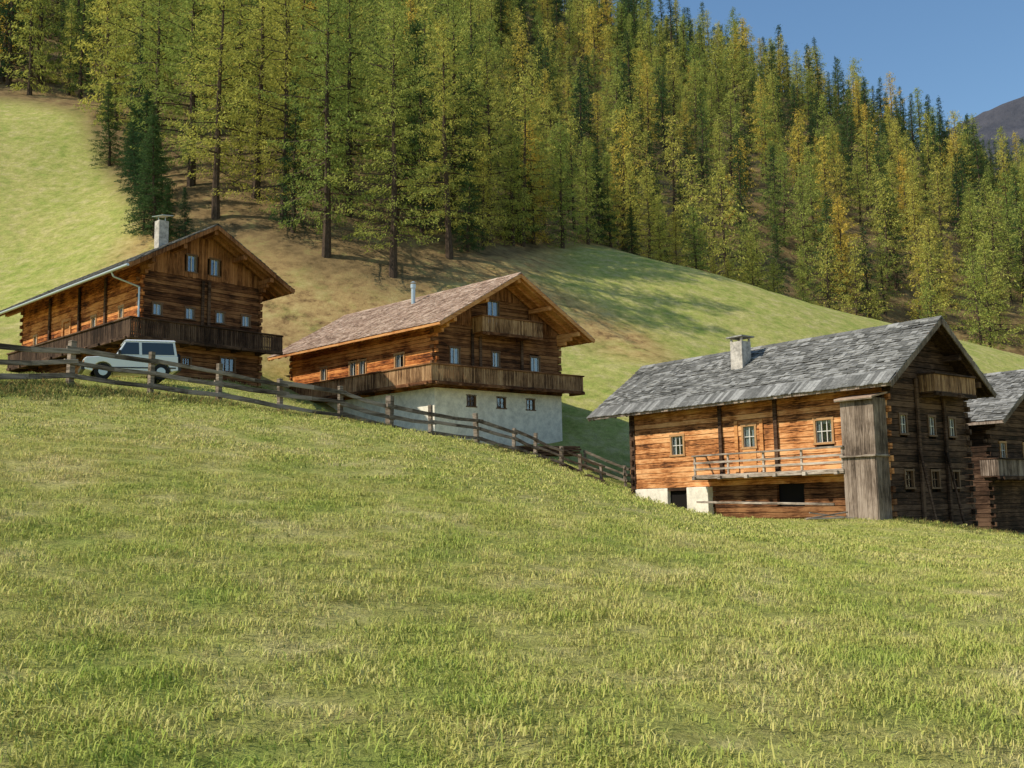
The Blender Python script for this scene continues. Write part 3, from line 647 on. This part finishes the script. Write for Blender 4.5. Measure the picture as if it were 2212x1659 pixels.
for a in(5.6,8.9): h.wb(ps_,'y',0,-1,a-.1,a+.1,.03,.12,1.4,5.1)
for a in(2.4,4.6): h.wb(ps_,'x',0,-1,a-.09,a+.09,.03,.13,-.9,5.3)
h.wb(ps_,'y',0,-1,14.85,15.2,-.02,.06,.84,5.2)
h.roof('sh_grey','board_dark','board_grey','wood_dark',sl=.21,sw=(.12,.5),rag=.035,wave=.02)
eb=h.p('eave_boards',M['sh_grey']); y=-.9
while y<L+2.3:
    w=R(.14,.24); u0=-1.10+R(-.04,.03);u1=-.40
    z0=h.zr(u0)+.17;z1=h.zr(u1)+.20
    eb.hexa([(u0,y,z0),(u0,y+w-.012,z0),(u1,y+w-.012,z1),(u1,y,z1),(u0,y,z0+.03),(u0,y+w-.012,z0+.03),(u1,y+w-.012,z1+.03),(u1,y,z1+.03)]); y+=w
h.balcony('balcony','y',0,-1,1.5,9.9,1.4,.95,.95,'grey_beam','grey_beam',close=(False,True),style='rails')
h.balcony('gable_balcony','x',0,-1,2.7,6.1,4.7,.75,.8,'board_mid','wood_dark')
oh=h.p('privy_boards',M['board_grey']); x0=-.95
h.vboards(oh,'y',x0,-1,0,1.5,-1.4,1.9,w=.2); h.vboards(oh,'y',x0,-1,.05,1.5,1.9,4.25,w=.2,out=.0)
h.vboards(oh,'x',0,-1,x0,0,-1.4,4.3,w=.2); h.vboards(oh,'x',1.5,1,x0,0,-1.4,4.25,w=.2)
rb=h.p('privy_trim',M['grey_beam'],.01); rb.box(-1.1,0,-.1,1.6,1.84,1.92); rb.beam((-1.15,-.15,4.28),(-1.15,1.65,4.28),.06,.12); 
h.p('privy_roof',M['sh_brown']).hexa([(-1.2,-.15,4.26),(.0,-.15,4.5),(.0,1.65,4.5),(-1.2,1.65,4.26),(-1.2,-.15,4.33),(.0,-.15,4.57),(.0,1.65,4.57),(-1.2,1.65,4.33)])
rl=h.p('lower_rail',M['grey_beam'],.01); rl.beam((-1.5,1.7,-.1),(-1.5,9.3,.1),.09,.1); rl.beam((-1.5,1.8,-1.1),(-1.5,1.8,-.1),.1,.1); rl.beam((-1.5,9.2,-1.1),(-1.5,9.2,.1),.1,.1)
br=h.p('braces',M['wood_dark'])
for a in(2.0,4.2): br.beam((a,-.9,-1.3),(a+.3,-.1,2.2),.08,.08)
h.chimney(2.0,9.1,.72,.75,5.8,8.15)
h.done()

# ---- house D (partly out of frame at right)
h=House('log_farmhouse',(25.1,53.2),38,7.6,13,4.55,.62,1.0,1.4,1.2,-3.5)
W,L=h.W,h.L; h.core(-3.5)
md=h.p('log_walls',M['wood_dark']); opx=[(1.6,2.6,.7,.8),(4.2,2.6,.7,.8),(6.2,2.6,.7,.8)]
h.wall(md,'x',0,-1,0,W,-3.5,8,opx,gable=True); h.wall(md,'y',0,-1,0,L,-3.5,4.5,[],ph=1); h.wall(md,'y',W,1,0,L,-3.5,4.5,[],ph=1); h.wall(md,'x',L,1,0,W,-3.5,7,[],gable=True)
for o in opx: h.window('x',0,-1,*o,cols=2,rows=2,cur=.4)
h.roof('sh_grey','board_dark','board_grey','wood_dark',sl=.21,sw=(.12,.5),rag=.03,wave=.02)
h.balcony('balcony','x',0,-1,-.9,W+.5,1.2,.9,.9,'board_grey','wood_dark')
h.chimney(1.9,2.2,.6,.6,5.0,7.1,mat='stone')
h.done()

# ------------------------------------------------------------------ car
cx,cy=-17.3,45.2; cz=h1(cx,cy)+.02
car=empty('parked_car',(cx,cy,cz),math.radians(208)); car.rotation_euler=(0,math.radians(2),math.radians(208))
hw=.82
def extr(mb,prof,y0,y1):
    n=len(mb.v);m=len(prof)
    for y in(y0,y1):
        for (x,z) in prof: mb.v.append((x,y,z))
    mb.f.append(tuple(n+i for i in range(m))); mb.f.append(tuple(n+m+i for i in reversed(range(m))))
    for i in range(m):
        j=(i+1)%m; mb.f.append((n+i,n+j,n+m+j,n+m+i))
b=MB()
def arch(cx_,r=.43,nn=9): return [(cx_+r*math.cos(math.pi*(1-k/(nn-1))),.36+r*math.sin(math.pi*(1-k/(nn-1)))) for k in range(nn)]
prof=[(-1.95,.42)]+arch(-1.2)+arch(1.25)+[(2.0,.45),(2.02,.92),(1.9,1.0),(.72,1.08),(-1.95,1.08)]
extr(b,prof,-hw,hw); b.obj('body',M['white'],car,.035)
b=MB(); b.hexa([(-1.93,-.80,1.075),(.72,-.80,1.075),(.72,.80,1.075),(-1.93,.80,1.075),(-1.84,-.70,1.76),(.28,-.70,1.76),(.28,.70,1.76),(-1.84,.70,1.76)]); b.obj('cabin_pillars',M['white'],car,.04)
b=MB(); b.hexa([(-1.9,-.74,1.755),(.36,-.74,1.755),(.36,.74,1.755),(-1.9,.74,1.755),(-1.82,-.66,1.83),(.22,-.66,1.83),(.22,.66,1.83),(-1.82,.66,1.83)]); b.obj('roof',M['white'],car,.03)
g=MB()
def sidewin(x0,x1,x0t,x1t):
    for sgn in(-1,1):
        def yy(z): return sgn*(.80-(z-1.075)/.685*.10)
        p=[(x0,1.13),(x1,1.13),(x1t,1.69),(x0t,1.69)]
        q=[(x,yy(z)+sgn*.006,z) for x,z in p]+[(x,yy(z)-sgn*.03,z) for x,z in p]; g.hexa(q)
sidewin(-.28,.58,-.28,.26);sidewin(-1.8,-.4,-1.75,-.4)
g.hexa([(.70+.006,-.70,1.12),(.70+.006,.70,1.12),(.33+.006,.62,1.70),(.33+.006,-.62,1.70),(.66,-.70,1.12),(.66,.70,1.12),(.30,.62,1.70),(.30,-.62,1.70)])
g.hexa([(-1.935,-.66,1.15),(-1.935,.66,1.15),(-1.865,.6,1.68),(-1.865,-.6,1.68),(-1.89,-.66,1.15),(-1.89,.66,1.15),(-1.82,.6,1.68),(-1.82,-.6,1.68)])
g.obj('windows',M['carglass'],car)
b=MB(); b.box(1.98,2.14,-.8,.8,.42,.6); b.box(-2.08,-1.93,-.8,.8,.42,.6); b.box(2.01,2.035,-.42,.42,.66,.9)
b.box(-1.85,1.9,-.84,-.8,.5,.56); b.box(-1.85,1.9,.8,.84,.5,.56)
for sg in(-1,1): b.box(.5,.62,sg*.83,sg*1.0,1.14,1.3)
b.obj('bumpers_and_trim',M['black'],car,.015)
b=MB()
for sg in(-1,1): b.cyl((2.0,sg*.6,.78),(2.05,sg*.6,.78),.11,.1,16)
b.obj('headlights',M['lamp'],car)
b=MB()
for sg in(-1,1): b.box(2.0,2.04,sg*.76-.04,sg*.76+.04,.7,.84)
b.obj('indicators',M['orange'],car)
w=MB();r_=MB()
for x in(-1.2,1.25):
    for sg in(-1,1): w.cyl((x,sg*.62,.36),(x,sg*.84,.36),.36,.36,28); r_.cyl((x,sg*.80,.36),(x,sg*.85,.36),.21,.19,18)
w.cyl((-1.96,0,.98),(-2.15,0,.98),.34,.33,24)
w.obj('wheels',M['tyre'],car,.03); r_.obj('wheel_rims',M['metal'],car,.01)

# ------------------------------------------------------------------ small things
e=empty('lumber_pile',(1.2,54.6,h1(1.2,54.6)),math.radians(20)); b=MB()
for k in range(4):
    for j in range(7): b.beam((-2.2+R(-.2,.2),j*.26-.8,.1+k*.13),(2.2+R(-.3,.3),j*.26-.8+R(-.05,.05),.1+k*.13),.22,.09)
b.obj('boards',M['wood_dark'],e)
e=empty('loose_planks',(12.9,41.9,h1(12.9,41.9)),math.radians(15)); b=MB()
b.beam((-.9,0,.12),(1.1,.2,.35),.12,.05); b.beam((-.6,.3,.35),(1.2,-.1,.1),.12,.05); b.beam((-1.1,-.2,.1),(.6,-.25,.14),.14,.05); b.obj('planks',M['grey_beam'],e)
for (x,y) in((-14.3,70),(-10.5,76)):
    b=MB(); z=h1(x,y); b.beam((x,y,z-.3),(x+.05,y,z+1.1),.12,.12); b.obj('fence_post',M['fence'])

# ------------------------------------------------------------------ light & camera
el=math.radians(43); sx,sy=-.975,-.222
s=Vector((sx*math.cos(el),sy*math.cos(el),math.sin(el)))
sun=bpy.data.lights.new('sun','SUN'); sun.energy=5; sun.angle=math.radians(.53); sun.color=(1,.93,.78)
so_=bpy.data.objects.new('sun',sun); so_.rotation_euler=s.to_track_quat('Z','Y').to_euler(); link(so_)
wd=bpy.data.worlds.new('World'); sc.world=wd; wd.use_nodes=True; nt=wd.node_tree; nt.nodes.clear()
sk=nt.nodes.new('ShaderNodeTexSky'); sk.sky_type='NISHITA'; sk.sun_disc=False; sk.sun_elevation=el; sk.sun_rotation=math.atan2(sx,sy)%(2*math.pi)
sk.altitude=200; sk.air_density=1.3; sk.dust_density=.3; sk.ozone_density=2.0
hs=nt.nodes.new('ShaderNodeHueSaturation'); hs.inputs['Saturation'].default_value=1.15; nt.links.new(sk.outputs[0],hs.inputs['Color'])
bg=nt.nodes.new('ShaderNodeBackground'); bg.inputs[1].default_value=.14; ou=nt.nodes.new('ShaderNodeOutputWorld'); nt.links.new(hs.outputs[0],bg.inputs[0]); nt.links.new(bg.outputs[0],ou.inputs[0])
cd=bpy.data.cameras.new('camera'); cd.sensor_width=36; cd.lens=35.33; cd.clip_end=6000; cd.clip_start=.1
cam=bpy.data.objects.new('camera',cd); cam.matrix_world=Matrix.Translation((0,0,0))@Matrix.Rotation(math.radians(97),4,'X')@Matrix.Rotation(math.radians(-1),4,'Z'); link(cam); sc.camera=cam
